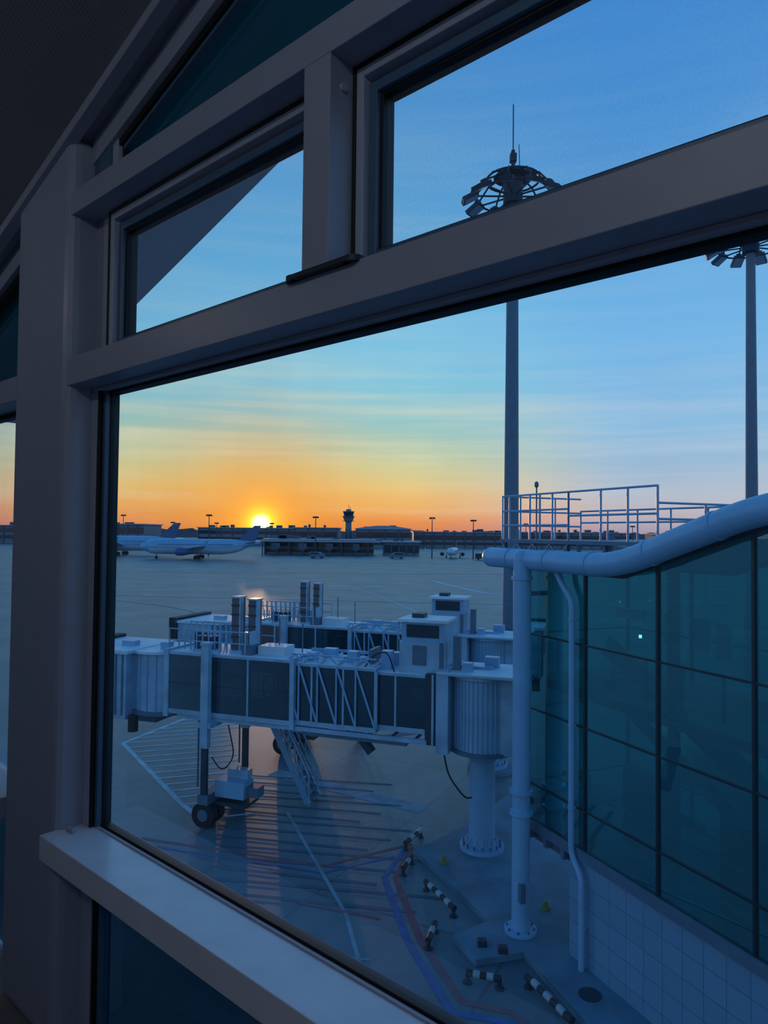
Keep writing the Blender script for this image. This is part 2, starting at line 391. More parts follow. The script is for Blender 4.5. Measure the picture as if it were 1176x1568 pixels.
def arc(pts,wd,m):
    P=smooth_path([(x,y,0) for x,y in pts],30,10); pline([(p.x,p.y) for p in P],wd,m)
arc([(9,134),(12,120),(16,104),(30,92)],0.9,0)
arc([(-9,110),(-3,112),(4,80),(8,62)],0.3,0)
arc([(-40,95),(-20,80),(-14,60),(-12,45)],0.3,1)
for (x0,x1,yy) in ((-38,-30,125),(-9,-5.5,118),(-3,-0.2,117),(-28,-16,180),(-55,-40,165),(10,24,150),(-70,-60,140),(30,45,170)):
    line((x0,yy),(x1,yy+1),1.6,0)
line((-60,100),(60,84),0.25,1); line((-120,205),(120,210),0.5,1); line((-80,150),(80,158),0.4,1)
b.done()

# ------------------------------------------------------------------ concrete island
b=MB('concrete_island',[M_conc,M_yel,M_dgrey])
b.prism([(0.96,20.1),(2.4,21.6),(4.4,24.5),(9,25),(9,12.0),(4.6,11.8),(3.8,13.05),(3.05,15.3),(2.0,15.0),(1.6,15.9),(2.5,16.5)],0.0,0.16,0)
for p in ((1.7,19.3),(3.9,17.0)):
    b.cyl((p[0],p[1],0.16),(p[0],p[1],0.24),0.12,1,16)
    b.cyl((p[0],p[1],0.24),(p[0],p[1],0.36),0.06,1,12)
b.cyl((4.05,13.9,0.16),(4.05,13.9,0.175),0.22,2,24)
for p in ((2.2,15.5),(2.6,15.25)): b.box(p[0]-0.1,p[0]+0.1,p[1]-0.08,p[1]+0.08,0.16,0.3,2)
b.done(bevel=0.02)
M_bw=mat('barrier_white',(150,165,172),0.6); M_bk=mat('barrier_black',(36,40,46),0.6)
def barrier(p,q,n=7):
    b=MB('striped_barrier_rail',[M_bk,M_bw,M_dgrey])
    p=Vector((p[0],p[1],0.0));q=Vector((q[0],q[1],0.0)); d=(q-p)
    for i in range(n):
        a=p+d*(i/n); c=p+d*((i+1)/n); z=Vector((0,0,0.2))
        b.cyl(a+z,c+z,0.07,0 if i%2==0 else 1,14)
    for f in (0.03,0.97):
        a=p+d*f; b.cyl(a,a+Vector((0,0,0.2)),0.045,2,12); b.cyl(a,a+Vector((0,0,0.02)),0.1,2,12)
    b.done()
barrier((0.85,19.6),(0.6,18.9),3); barrier((1.15,18.2),(1.75,16.9),7); barrier((1.25,16.3),(1.05,15.6),3)
barrier((1.75,14.5),(2.4,14.3),5); barrier((2.95,14.4),(3.5,13.1),7); barrier((0.7,20.4),(1.2,21.3),4)

# ------------------------------------------------------------------ glass walkway
M_wg=glass('walkway_glass',(80,200,195),0.24,ior=1.5,diff=0.24,diffcol=(2,100,106),gcol=(0.35,0.85,0.9,1))
M_tile=bpy.data.materials.new('wall_tiles'); M_tile.use_nodes=True; nt=M_tile.node_tree; bs=nt.nodes['Principled BSDF']
tc=nt.nodes.new('ShaderNodeTexCoord'); mpg=nt.nodes.new('ShaderNodeMapping'); mpg.inputs['Rotation'].default_value=(math.pi/2,0,0)
br=nt.nodes.new('ShaderNodeTexBrick'); br.offset=0; br.inputs['Scale'].default_value=1; br.inputs['Brick Width'].default_value=0.45; br.inputs['Row Height'].default_value=0.45; br.inputs['Mortar Size'].default_value=0.006
br.inputs['Color1'].default_value=lin((116,150,176)); br.inputs['Color2'].default_value=lin((108,142,168)); br.inputs['Mortar'].default_value=lin((75,98,116))
nt.links.new(tc.outputs['Object'],mpg.inputs['Vector']); nt.links.new(mpg.outputs[0],br.inputs['Vector']); nt.links.new(br.outputs['Color'],bs.inputs['Base Color']); bs.inputs['Roughness'].default_value=0.35
M_teal=mat('teal_rail_reflection',(10,120,135),0.3,0,0.1,2)  # rails, and panels drawn in place of glass reflections
M_tealrefl=mat('teal_reflection',(30,165,180),0.5,0,0.15,2)  # brighter reflections in the glass, painted as panel colour
M_mull=mat('mullion',(14,40,52),0.4,0.2,0.1,4)
M_roofm=mat('roof_membrane',(100,120,134),0.7,0,0.1,2)
M_spot=mat('lamp_spot',(255,240,200),0.5,emit=(255,235,190),estr=6)
M_int=mat('walkway_interior',(16,74,82),0.6,0,0.25,1.0)
b=MB('glass_walkway',[M_wg,M_mull,M_roofm,M_tile,M_teal,M_tealrefl,M_int,M_grey,M_spot])
X1=30
def top(x): return 8.25 if x<3.1 else (8.25+(x-3.1)*0.31 if x<6.3 else 9.24)
for yy in (0.0,3.0):
    b.poly([(0,yy,2.5),(X1,yy,2.5)]+[(x,yy,top(x)) for x in reversed([0,3.1,6.3,X1])],0)
b.quad((0,0,2.5),(0,3,2.5),(0,3,8.25),(0,0,8.25),0)
x=0.0
while x<=X1:
    for yy in (0.0,3.0):
        b.box(x-0.025,x+0.025,yy-0.04,yy+0.05,2.5,top(x),1)
    if int(round(x/2))%2==0: b.box(x-0.08,x+0.08,0.3,0.46,2.5,top(x)-0.1,6)
    x+=1.98
for zz in (2.5,3.3,5.0,6.7):
    for yy in (0.0,3.0): b.box(0,X1,yy-0.03,yy+0.03,zz-0.02,zz+0.02,1)
    b.box(-0.035,0.035,0,3,zz-0.02,zz+0.02,1)
for a,c in ((0,3.1),(3.1,6.3),(6.3,X1)):
    for yy in (-0.05,2.95):
        b.hexa([(a,yy,top(a)-0.1),(c,yy,top(c)-0.1),(c,yy+0.1,top(c)-0.1),(a,yy+0.1,top(a)-0.1),(a,yy,top(a)+0.02),(c,yy,top(c)+0.02),(c,yy+0.1,top(c)+0.02),(a,yy+0.1,top(a)+0.02)],1)
    b.hexa([(a,-0.1,top(a)+0.02),(c,-0.1,top(c)+0.02),(c,3.1,top(c)+0.02),(a,3.1,top(a)+0.02),(a,-0.1,top(a)+0.16),(c,-0.1,top(c)+0.16),(c,3.1,top(c)+0.16),(a,3.1,top(a)+0.16)],2)
b.box(-0.05,X1,-0.08,3.08,2.28,2.5,7)
b.box(0.05,X1,0.06,2.94,5.55,5.75,6)
b.box(1.5,X1,0.0,3.0,0.0,2.28,3)
for i,(a,z0,z1,wd) in enumerate(((3.5,6.9,7.5,0.35),(4.2,6.9,7.5,0.35),(4.7,6.85,7.45,0.3),(3.9,4.4,4.8,.5),(5.2,4.1,4.7,.9),(0.9,6.2,6.7,.4),(6.6,7.1,7.9,.8),(2.2,7.3,7.5,.8),(3.4,3.7,3.85,1.0),(1.0,3.5,3.8,.4),(5.4,5.95,6.3,.5))):
    b.box(a,a+wd,0.62,0.66,z0,z1,5 if i in(0,1,2,7) else 4)  # made-up panels standing in for bright reflections in the glass
b.cyl((2.9,0.6,6.95),(2.9,0.6,7.01),0.03,8,12); b.cyl((0.9,0.6,5.4),(0.9,0.6,5.45),0.02,8,12)
for a in (2.2,4.6,7.2): b.box(a,a+1.2,0.8,0.9,2.6,4.2,6)
b.beam((1.5,1.4,5.7),(7.0,1.4,2.9),0.9,0.3,6); b.beam((1.5,1.0,6.6),(7.0,1.0,3.8),0.05,0.5,4)
for k in range(8): b.box(0.4+k*0.9,0.45+k*0.9,0.5,0.55,5.75,6.6,6)
b.box(0.3,X1,0.5,0.55,6.55,6.6,4); b.box(0.3,X1,0.5,0.55,3.4,3.45,4)
for yy in (0.1,1.2,2.4): b.box(-0.05,1.5,yy,yy+0.14,2.02,2.28,7)
for xx in (0.1,0.7,1.3): b.box(xx,xx+0.1,-0.08,3.0,2.08,2.28,7)
WLOC=(3.39,16.6,0); WR=math.atan2(-0.912,0.41)
b.done(loc=WLOC,rz=WR)
WM4=Matrix.Translation(WLOC)@Matrix.Rotation(WR,4,'Z')
for (xx,zz,e) in ((2.5,8.0,9),(7.0,8.4,12),(2.5,5.5,7),(7.0,5.5,10)):
    al=bpy.data.lights.new('walkway_fill_light','AREA'); ao=bpy.data.objects.new('walkway_fill_light',al); sc.collection.objects.link(ao)  # added cyan lights that brighten the teal walkway from inside
    al.shape='RECTANGLE'; al.size=2.5; al.size_y=0.3; al.energy=e; al.color=(0.45,0.95,1.0)
    ao.matrix_world=WM4@Matrix.Translation((xx,1.5,zz))

b=MB('roof_railing',[M_pipe,M_grey])
b.box(-1.3,3.9,0.05,2.6,8.78,8.86,1)
for xx in (-1.2,0.0,1.2,2.4,3.8):
    for yy in (0.15,2.45): b.beam((xx,yy,8.4),(xx,yy,8.8),0.08,0.08,1)
for i in range(8):
    xa=-1.3+i*0.32; b.beam((xa,0.12,8.45 if i%2 else 8.78),(xa+0.32,0.12,8.78 if i%2 else 8.45),0.03,0.03,0)
b.beam((-1.3,0.12,8.45),(1.3,0.12,8.45),0.05,0.05,0)
def rail(p,q,posts,levels=(9.92,9.55,9.2)):
    p=Vector(p);q=Vector(q)
    for zz in levels:
        b.cyl((p.x,p.y,zz),(q.x,q.y,zz),0.022,0,8)
    for f in posts:
        c=p.lerp(q,f); b.cyl((c.x,c.y,8.86),(c.x,c.y,levels[0]+0.01),0.024,0,8)
rail((-1.25,0.1,0),(1.3,0.1,0),(0,0.12,0.3,0.45,0.6,0.78,1.0))
rail((1.3,0.1,0),(3.85,0.1,0),(0,0.4,0.7,1.0),(9.92,9.4))
rail((-1.25,2.55,0),(3.85,2.55,0),(0,0.2,0.4,0.6,0.8,1.0),(9.6,9.3))
rail((-1.25,0.1,0),(-1.25,2.55,0),(0.33,0.66)); rail((3.85,0.1,0),(3.85,2.55,0),(0.5,),(9.6,9.3))
for xx,yy,zz in ((0.15,0.1,9.95),(4.9,2.4,9.5),(5.4,2.4,9.5),(5.8,2.4,9.6)):
    b.cyl((xx,yy,8.5),(xx,yy,zz+0.15),0.018,1,8); b.sweep([(xx,yy,zz+0.12),(xx,yy,zz+0.16),(xx,yy,zz+0.24),(xx,yy,zz+0.27)],[0.02,0.05,0.045,0.01],1,12)
b.done(loc=WLOC,rz=WR)

b=MB('overhead_pipe',[M_pipe,M_grey])
pp=smooth_path([(-1.1,-0.33,8.42),(3.25,-0.33,8.40),(6.3,-0.33,9.42),(8.5,-0.33,9.62),(X1,-0.33,9.62)],0.7,8)
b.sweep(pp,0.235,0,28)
b.sweep([(-1.1,-0.33,8.42),(-1.18,-0.33,8.42),(-1.24,-0.33,8.42),(-1.26,-0.33,8.42)],[0.235,0.21,0.12,0.0],0,28)
for c in ((-0.2,-0.33,8.42),(1.2,-0.33,8.41),(2.55,-0.33,8.41)):
    b.cyl((c[0]-0.03,c[1],c[2]),(c[0]+0.03,c[1],c[2]),0.25,0,28)
d=Vector((3.05,0,1.02)).normalized()
for s_ in (0.9,2.4):
    c=Vector((3.25,-0.33,8.40))+d*s_; b.cyl(c-d*0.03,c+d*0.03,0.25,0,28)
for xx in (0.9,2.6): b.box(xx,xx+0.08,-0.2,0.0,8.2,8.45,1)
b.done(loc=WLOC,rz=WR)

b=MB('support_pipe_column',[M_pipe,M_grey])
b.cyl((0.38,-0.45,0.16),(0.38,-0.45,8.42),0.2,0,28)
b.sweep([(0.38,-0.45,8.42),(0.38,-0.45,8.55),(0.38,-0.45,8.62)],[0.2,0.19,0.1],0,28)
for zz,r_ in ((3.25,0.26),(2.78,0.26),(8.0,0.235),(0.2,0.36)):
    b.cyl((0.38,-0.45,zz-0.035),(0.38,-0.45,zz+0.035),r_,0,28)
for k in range(8):
    a=k*math.pi/4; b.cyl((0.38+0.3*math.cos(a),-0.45+0.3*math.sin(a),0.2),(0.38+0.3*math.cos(a),-0.45+0.3*math.sin(a),0.28),0.025,1,8)
b.box(0.52,0.64,-0.62,-0.5,0.9,1.3,1); b.box(0.25,0.5,-0.2,0.0,2.95,3.08,1); b.box(0.3,0.46,-0.3,0.0,7.6,7.7,1)
b.done(loc=WLOC,rz=WR)

b=MB('rain_downpipe',[M_pipe])
b.sweep(smooth_path([(1.35,-0.25,8.2),(1.4,-0.2,8.0),(1.72,-0.14,7.6),(1.72,-0.14,2.35),(2.05,-0.14,2.0),(2.05,-0.14,0.16)],0.18,5),0.065,0,16)
for zz in (7.2,5.0,3.3,1.0): 
    xx=1.72 if zz>2.2 else 2.05
    b.cyl((xx,-0.14,zz-0.02),(xx,-0.14,zz+0.02),0.08,0,16)
    b.box(xx-0.02,xx+0.02,-0.14,0.0,zz-0.015,zz+0.015,0)
b.done(loc=WLOC,rz=WR)

# ------------------------------------------------------------------ jet bridges
BM=[M_white,M_bglass,M_grey,M_dgrey,M_black,M_brown,M_pipe,M_dglass,M_conc,M_roofw]
def jet_bridge(O,ang,back=False):
    b=MB('jet_bridge',BM)
    b.cyl((0,0,0.16),(0,0,2.6),0.36,6,28); b.sweep([(0,0,2.6),(0,0,2.9)],[0.36,0.55],6,28)
    b.cyl((0,0,0.16),(0,0,0.26),0.62,6,28)
    if back: b.cyl((0,0,0),(0,0,0.16),0.9,8,24)
    for k in range(14):
        a=k*2*math.pi/14; c=(0.52*math.cos(a),0.52*math.sin(a)); b.cyl((c[0],c[1],0.26),(c[0],c[1],0.36),0.03,2,8)
        b.beam((0.36*math.cos(a),0.36*math.sin(a),0.5),(0.56*math.cos(a),0.56*math.sin(a),0.27),0.02,0.03,6)
    RR=0.80
    b.cyl((0,0,2.9),(0,0,3.0),RR+0.12,2,36); b.cyl((0,0,3.0),(0,0,4.98),RR,0,36); b.cyl((0,0,4.98),(0,0,5.08),RR+0.12,0,36)
    for k in range(40):
        a=k*2*math.pi/40; b.beam(((RR+.01)*math.cos(a),(RR+.01)*math.sin(a),3.0),((RR+.01)*math.cos(a),(RR+.01)*math.sin(a),4.98),0.035,0.035,6)
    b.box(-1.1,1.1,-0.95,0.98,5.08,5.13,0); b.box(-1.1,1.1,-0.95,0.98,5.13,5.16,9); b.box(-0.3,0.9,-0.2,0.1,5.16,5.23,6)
    b.box(-2.6,-0.6,-0.8,0.6,2.95,5.08,0)
    b.box(0.78,1.12,-0.95,0.95,2.92,5.2,0); b.box(1.12,1.46,-0.8,0.84,3.1,5.05,3); b.box(1.2,1.26,0.8,0.9,3.1,5.05,0)
    def section(x0,x1,hw,z0,z1,np_,truss=False,beam=0.14):
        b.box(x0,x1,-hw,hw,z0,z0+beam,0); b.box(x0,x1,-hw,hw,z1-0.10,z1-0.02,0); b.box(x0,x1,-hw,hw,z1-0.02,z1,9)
        b.box(x0,x1,-hw+0.03,hw-0.03,z0+beam,z0+beam+0.05,3)
        for sgn in (-1,1):
            y=sgn*hw
            b.quad((x0,y*0.985,z0+beam),(x1,y*0.985,z0+beam),(x1,y*0.985,z1-0.1),(x0,y*0.985,z1-0.1),1)
            for i in range(np_+1):
                xx=x0+(x1-x0)*i/np_; ww=0.05 if 0<i<np_ else 0.09
                b.box(xx-ww/2,xx+ww/2,y-0.03,y+0.03,z0+beam,z1-0.1,0)
            b.box(x0,x1,y-0.012,y+0.012,z0+0.95,z0+0.97,3)
            if truss:
                n=5
                for i in range(n):
                    xa=x0+(x1-x0)*i/n; xb=x0+(x1-x0)*(i+1)/n
                    b.beam((xa,y+sgn*0.05,z0+beam),(xb,y+sgn*0.05,z1-0.05),0.05,0.05,6)
                    b.beam((xb,y+sgn*0.05,z0+beam),(xb,y+sgn*0.05,z1-0.05),0.045,0.045,6)
    section(1.4,3.3,0.76,3.36,5.02,2)
    section(2.9,5.9,0.88,3.28,5.12,3,True)
    section(5.5,9.9,0.98,3.26,5.2,3)
    b.box(5.42,5.56,-1.02,1.02,3.16,5.24,0)
    b.box(9.78,9.95,-1.02,1.02,3.16,5.26,0)
    for i in range(5):
        xa=3.0+i*0.55
        b.beam((xa,-0.88,5.14),(xa,0.88,5.14),0.05,0.08,9); b.beam((xa,-0.88,5.14),(xa+0.55,0.88,5.24),0.04,0.04,9)
        b.beam((xa,0.85,5.12),(xa+0.28,0.85,5.36),0.04,0.04,6); b.beam((xa+0.28,0.85,5.36),(xa+0.55,0.85,5.12),0.04,0.04,6)
    b.beam((2.9,0.85,5.36),(5.6,0.85,5.36),0.04,0.04,6); b.beam((2.9,-0.6,5.28),(5.6,-0.6,5.28),0.05,0.08,6)
    for y in (-0.7,0.85): b.box(1.4,9.5,y-0.06,y+0.06,3.12,3.24,0)
    b.box(2.0,5.2,0.45,0.85,3.0,3.12,2)
    b.beam((3.4,0.6,3.0),(3.1,0.6,2.65),0.25,0.2,3)
    for i in range(11): b.beam((1.8+i*0.7,-0.7,3.15),(1.8+i*0.7,0.85,3.15),0.06,0.06,2)
    b.box(0.95,2.3,-0.55,0.6,5.0,5.9,0); b.box(1.0,2.25,-0.5,0.55,5.9,6.45,6); b.box(1.15,2.1,0.5,0.57,6.02,6.38,7); b.box(0.9,2.35,-0.6,0.65,6.45,6.53,9)
    b.box(1.7,2.05,-0.2,0.2,6.53,6.65,3); b.box(1.0,1.12,0.58,0.62,5.2,5.9,2); b.box(1.5,1.9,0.6,0.63,5.25,5.8,2)
    b.box(0.55,0.75,0.3,0.5,5.13,6.1,2)
    b.box(6.0,6.9,-0.2,0.5,5.2,5.46,9); b.box(3.2,3.3,-0.4,0.4,5.15,5.55,2)
    b.box(6.35,6.38,0.1,0.13,5.46,6.3,2); b.box(5.75,5.78,-0.3,-0.27,5.2,6.1,2)
    for xx,h in ((7.35,6.8),(7.95,6.85)):
        b.box(xx-0.13,xx+0.13,-0.3,0.1,5.2,h,5); b.box(xx-0.16,xx+0.16,-0.33,0.13,h,h+0.05,0)
        for zz in (5.6,5.95,6.3,6.6): b.box(xx-0.14,xx+0.14,0.1,0.13,zz,zz+0.05,3)
        b.box(xx-0.18,xx-0.13,-0.1,0.1,5.2,h,0)
    for (xa,ya) in ((7.1,0.95),(8.0,0.95),(8.9,0.95),(9.8,0.95)):
        for y in (ya,-ya): b.cyl((xa,y,5.2),(xa,y,5.9),0.022,0,8)
    for zz in (5.55,5.9):
        for y in (-0.95,0.95): b.cyl((7.1,y,zz),(9.8,y,zz),0.02,0,8)
    for i in range(9):
        b.beam((8.1+i*0.22,-0.3,5.2),(8.1+i*0.22,-0.3,5.95),0.04,0.04,0); b.beam((8.0+i*0.22,0.2,5.4),(8.3+i*0.22,-0.3,5.95),0.04,0.04,0)
        b.beam((8.0+i*0.22,0.5,5.2),(8.0+i*0.22,0.5,5.7),0.035,0.035,6)
    b.box(8.0,9.9,-0.32,-0.28,5.95,6.0,0)
    b.box(8.6,9.3,-0.1,0.3,5.2,5.6,3); b.box(7.0,7.1,0.3,0.7,5.2,5.9,0); b.box(6.95,7.3,0.3,0.8,5.2,5.5,2)
    for (xx,yy,ww,hh) in ((3.7,0.2,0.3,0.35),(4.6,-0.3,0.4,0.3),(2.6,0.3,0.3,0.45),(2.5,-0.4,0.3,0.3),(10.2,0.3,0.3,0.25),(0.2,0.5,0.25,0.3),(5.0,0.3,0.25,0.25),(11.6,0.2,0.5,0.2),(-0.4,-0.4,0.4,0.35)):
        b.box(xx,xx+ww,yy-0.15,yy+0.15,5.0,5.1+hh,6)
    b.sweep(smooth_path([(2.4,0.7,5.0),(2.6,0.75,5.6),(3.0,0.75,5.5),(3.3,0.75,5.1)],0.2,5),0.02,4,8)
    for y in (-1.22,1.22):
        b.box(8.14,8.40,y-0.1,y+0.1,2.4,5.5,0); b.box(8.18,8.36,y-0.07,y+0.07,0.75,2.6,3); b.box(8.12,8.42,y-0.13,y+0.13,5.5,5.58,0)
        b.cyl((8.5,y,1.2),(8.5,y,3.2),0.03,2,8)
    b.box(8.05,8.5,-1.3,1.3,3.0,3.16,0); b.box(8.1,8.45,-1.3,1.3,0.7,1.0,2)
    b.box(7.1,8.1,0.3,0.9,0.85,1.35,6); b.box(7.2,7.9,0.2,0.5,1.35,1.6,0); b.box(6.7,7.1,0.35,0.75,0.9,1.2,2)
    b.box(7.0,8.6,0.1,0.95,0.62,0.72,3)
    for y in (-0.95,-0.55,0.75,1.15):
        b.cyl((8.28,y-0.13,0.38),(8.28,y+0.13,0.38),0.38,4,26); b.cyl((8.28,y-0.14,0.38),(8.28,y+0.14,0.38),0.18,2,16)
        b.box(8.18,8.38,y-0.18,y-0.14,0.3,0.8,2)
    b.sweep(smooth_path([(7.6,1.0,3.1),(7.3,1.1,2.2),(7.7,1.15,1.7),(8.1,1.1,2.1)],0.3,5),0.02,4,8)
    b.sweep(smooth_path([(0.9,0.9,3.0),(0.75,1.0,2.4),(0.3,0.9,1.8),(0.2,0.5,1.7)],0.3,5),0.025,4,8)
    for y in (-1.35,-2.15):
        b.beam((7.7,y,3.2),(6.0,y,0.1),0.05,0.2,6); b.beam((7.7,y,4.15),(6.0,y,1.05),0.04,0.04,6); b.beam((7.7,y,3.7),(6.0,y,0.6),0.03,0.03,6)
        for i in range(8):
            f=i/7; xx=7.7-1.7*f; zz=3.2-3.1*f; b.beam((xx,y,zz),(xx,y,zz+0.95),0.03,0.03,6)
    for i in range(14):
        f=(i+0.5)/14; xx=7.7-1.7*f; zz=3.2-3.1*f; b.box(xx-0.12,xx+0.12,-2.12,-1.38,zz-0.02,zz+0.02,2)
    for i in range(7):
        b.beam((6.0+i*0.24,-1.35,0.1+i*0.44),(6.3+i*0.24,-1.35,1.4+i*0.4),0.03,0.03,6)
    b.beam((6.0,-2.1,0.0),(6.0,-2.1,1.0),0.05,0.05,6); b.beam((6.0,-1.4,0.0),(6.0,-1.4,1.0),0.05,0.05,6)
    b.box(7.7,8.9,-2.15,-1.0,3.12,3.2,2); 
    for xx in (7.7,8.3,8.9): b.cyl((xx,-2.12,3.2),(xx,-2.12,4.2),0.02,6,8)
    b.cyl((7.7,-2.12,4.2),(8.9,-2.12,4.2),0.02,6,8)
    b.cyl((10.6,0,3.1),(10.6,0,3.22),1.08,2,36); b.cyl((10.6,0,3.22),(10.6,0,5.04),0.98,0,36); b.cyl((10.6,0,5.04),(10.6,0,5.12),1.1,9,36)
    for k in range(20):
        a=k*2*math.pi/20; b.beam((0.99*math.cos(a)+10.6,0.99*math.sin(a),3.22),(0.99*math.cos(a)+10.6,0.99*math.sin(a),5.04),0.05,0.05,6)
    b.box(11.2,13.3,-1.2,1.25,3.0,5.04,0); b.box(11.1,13.4,-1.3,1.32,5.04,5.14,9)
    b.box(11.75,12.45,1.24,1.27,4.0,4.65,7); b.box(11.7,12.5,1.22,1.262,3.95,4.7,3)
    for xx in (11.3,11.55): b.box(xx,xx+0.05,1.24,1.29,3.1,5.02,2)
    b.box(13.3,13.7,-1.3,1.3,3.0,5.2,4)
    for i in range(4): b.box(13.3+i*0.1,13.35+i*0.1,-1.36,1.36,2.95,5.25,3)
    b.box(10.6,13.3,-0.5,0.5,2.75,3.0,2)
    b.cyl((11.0,1.1,2.6),(11.0,1.1,3.1),0.16,4,14)
    b.done(loc=(O[0],O[1],0),rz=ang)
BA=math.atan2(0.325,-0.946)
jet_bridge((2.85,20.25),BA)
jet_bridge((4.2,27.4),BA,True)

# ------------------------------------------------------------------ floodlight masts
def mast(x,y,zc,spike,rot=0.0):
    b=MB('floodlight_mast',[M_grey,M_dgrey,M_lamp])
    b.cyl((0,0,0),(0,0,zc),0.44,0,24,0.27); b.cyl((0,0,0),(0,0,0.12),0.75,0,24)
    R_=1.9
    for zz,rr in ((zc-0.1,R_),(zc+0.75,R_*0.72)):
        P=[(rr*math.cos(k*math.pi/12),rr*math.sin(k*math.pi/12),zz) for k in range(25)]
        b.sweep(P,0.055,1,8,False)
    b.cyl((0,0,zc-0.5),(0,0,zc+0.9),0.5,1,20); b.sweep([(0,0,zc+0.85),(0,0,zc+1.1),(0,0,zc+1.3)],[1.0,0.8,0.25],1,20)
    for k in range(10):
        a=k*math.pi/5+rot; c,s=math.cos(a),math.sin(a)
        b.beam((0.4*c,0.4*s,zc-0.1),(R_*c,R_*s,zc-0.1),0.07,0.07,1)
        b.sweep([(0.5*c,0.5*s,zc+1.0),(R_*0.45*c,R_*0.45*s,zc+0.98),(R_*0.75*c,R_*0.75*s,zc+0.75),(R_*c,R_*s,zc+0.2),(R_*c,R_*s,zc-0.1)],0.05,1,8)
        mt=Matrix.Translation((c*(R_+0.3),s*(R_+0.3),zc-0.2))@Matrix.Rotation(a,4,'Z')@Matrix.Rotation(math.radians(28),4,'Y')
        b.obox(mt,0.85,0.66,0.22,1); b.obox(mt@Matrix.Translation((0,0,-0.12)),0.7,0.55,0.04,2); b.obox(mt@Matrix.Translation((-0.3,0,0.18)),0.25,0.3,0.2,1)
    b.cyl((0,0,zc+1.2),(0,0,zc+2.3),0.10,1,10); b.box(-0.16,0.16,-0.16,0.16,zc+1.7,zc+2.1,1)
    b.cyl((0,0,zc+2.3),(0,0,spike),0.03,1,8)
    b.cyl((0.35,0,zc+1.2),(0.3,0,zc+2.6),0.02,1,8)
    b.done(loc=(x,y,0))
mast(6.45,36.0,26.4,31.1); mast(23.3,45.0,27.6,32.0,0.2)

# ------------------------------------------------------------------ airliners
M_fus=mat('aircraft_white',(175,198,216),0.3,0,0.04,0.5); M_fusb=mat('aircraft_pale_blue',(125,178,210),0.3,0,0.05,0.5); M_tailc=mat('aircraft_tail_blue',(60,95,135),0.4)
def airliner(x,y,heading,L_=34,blue=True):
    k=L_/34.0
    b=MB('airliner',[M_fus,M_fusb if blue else M_fus,M_dglass,M_grey,M_black,M_tailc])
    r=2.1
    prof=[(0,0.05),(0.4,0.7),(1.2,1.25),(2.6,1.75),(4.5,2.05),(7,r),(23,r),(26,1.9),(29,1.3),(32,0.6),(34,0.2)]
    zc=[3.3,3.35,3.45,3.6,3.7,3.7,3.7,3.85,4.2,4.6,4.8]
    b.sweep([(p[0],0,z) for p,z in zip(prof,zc)],[p[1] for p in prof],1,24)
    b.sweep([(p[0],0,z-0.35) for p,z in zip(prof[3:9],zc[3:9])],[p[1]*0.96 for p in prof[3:9]],0,24)
    for i in range(42):
        xx=5.5+i*0.5
        for s_ in (-1,1): b.box(xx,xx+0.22,min(s_*2.02,s_*2.09),max(s_*2.02,s_*2.09),4.0,4.3,2)
    b.box(1.2,2.1,-0.9,0.9,4.1,4.55,2)
    for s_ in (-1,1):
        b.hexa([(12,s_*1.6,2.9),(17.8,s_*1.6,2.9),(21,s_*16.5,4.0),(19.4,s_*16.5,4.0),(12,s_*1.6,3.3),(17.8,s_*1.6,3.1),(21,s_*16.5,4.08),(19.4,s_*16.5,4.12)],0)
        b.hexa([(19.6,s_*16.5,4.0),(21,s_*16.5,4.0),(21.6,s_*16.9,5.6),(21.0,s_*16.9,5.6),(19.6,s_*16.4,4.1),(21,s_*16.4,4.1),(21.6,s_*16.8,5.6),(21.0,s_*16.8,5.6)],1)
        b.hexa([(29.2,s_*0.4,4.7),(32.4,s_*0.4,4.7),(33.8,s_*6.2,5.2),(32.4,s_*6.2,5.2),(29.2,s_*0.4,4.95),(32.4,s_*0.4,4.8),(33.8,s_*6.2,5.26),(32.4,s_*6.2,5.28)],0)
        b.sweep([(11.0,s_*5.7,2.2),(11.3,s_*5.7,2.2),(13,s_*5.7,2.2),(14.8,s_*5.7,2.3),(15.8,s_*5.7,2.35)],[0.9,1.1,1.12,0.75,0.4],5,20)
        b.cyl((10.98,s_*5.7,2.2),(11.02,s_*5.7,2.2),0.85,4,20); b.beam((12.5,s_*5.7,3.1),(15.5,s_*5.7,3.3),0.25,0.5,0)
        for dx in (-0.45,0.45): b.cyl((16.6+dx,s_*3.6,0.55),(16.6+dx,s_*4.1,0.55),0.55,4,18)
        b.cyl((16.6,s_*3.8,0.55),(16.6,s_*3.6,3.0),0.16,3,10)
        b.cyl((4.6,s_*0.12,0.4),(4.6,s_*0.4,0.4),0.4,4,16)
    b.cyl((4.6,0,0.4),(4.6,0,2.2),0.12,3,10)
    b.hexa([(27.4,-0.2,5.2),(32.4,-0.12,5.0),(34.2,-0.08,9.8),(32.3,-0.08,9.8),(27.4,0.2,5.2),(32.4,0.12,5.0),(34.2,0.08,9.8),(32.3,0.08,9.8)],5)
    o=b.done(loc=(x,y,0),rz=math.radians(heading)); o.scale=(k,k,k)
airliner(-76,222,6,37,True)
airliner(-112,250,2,40,True)
airliner(23,247,78,22,False)
airliner(150,360,150,38,False)

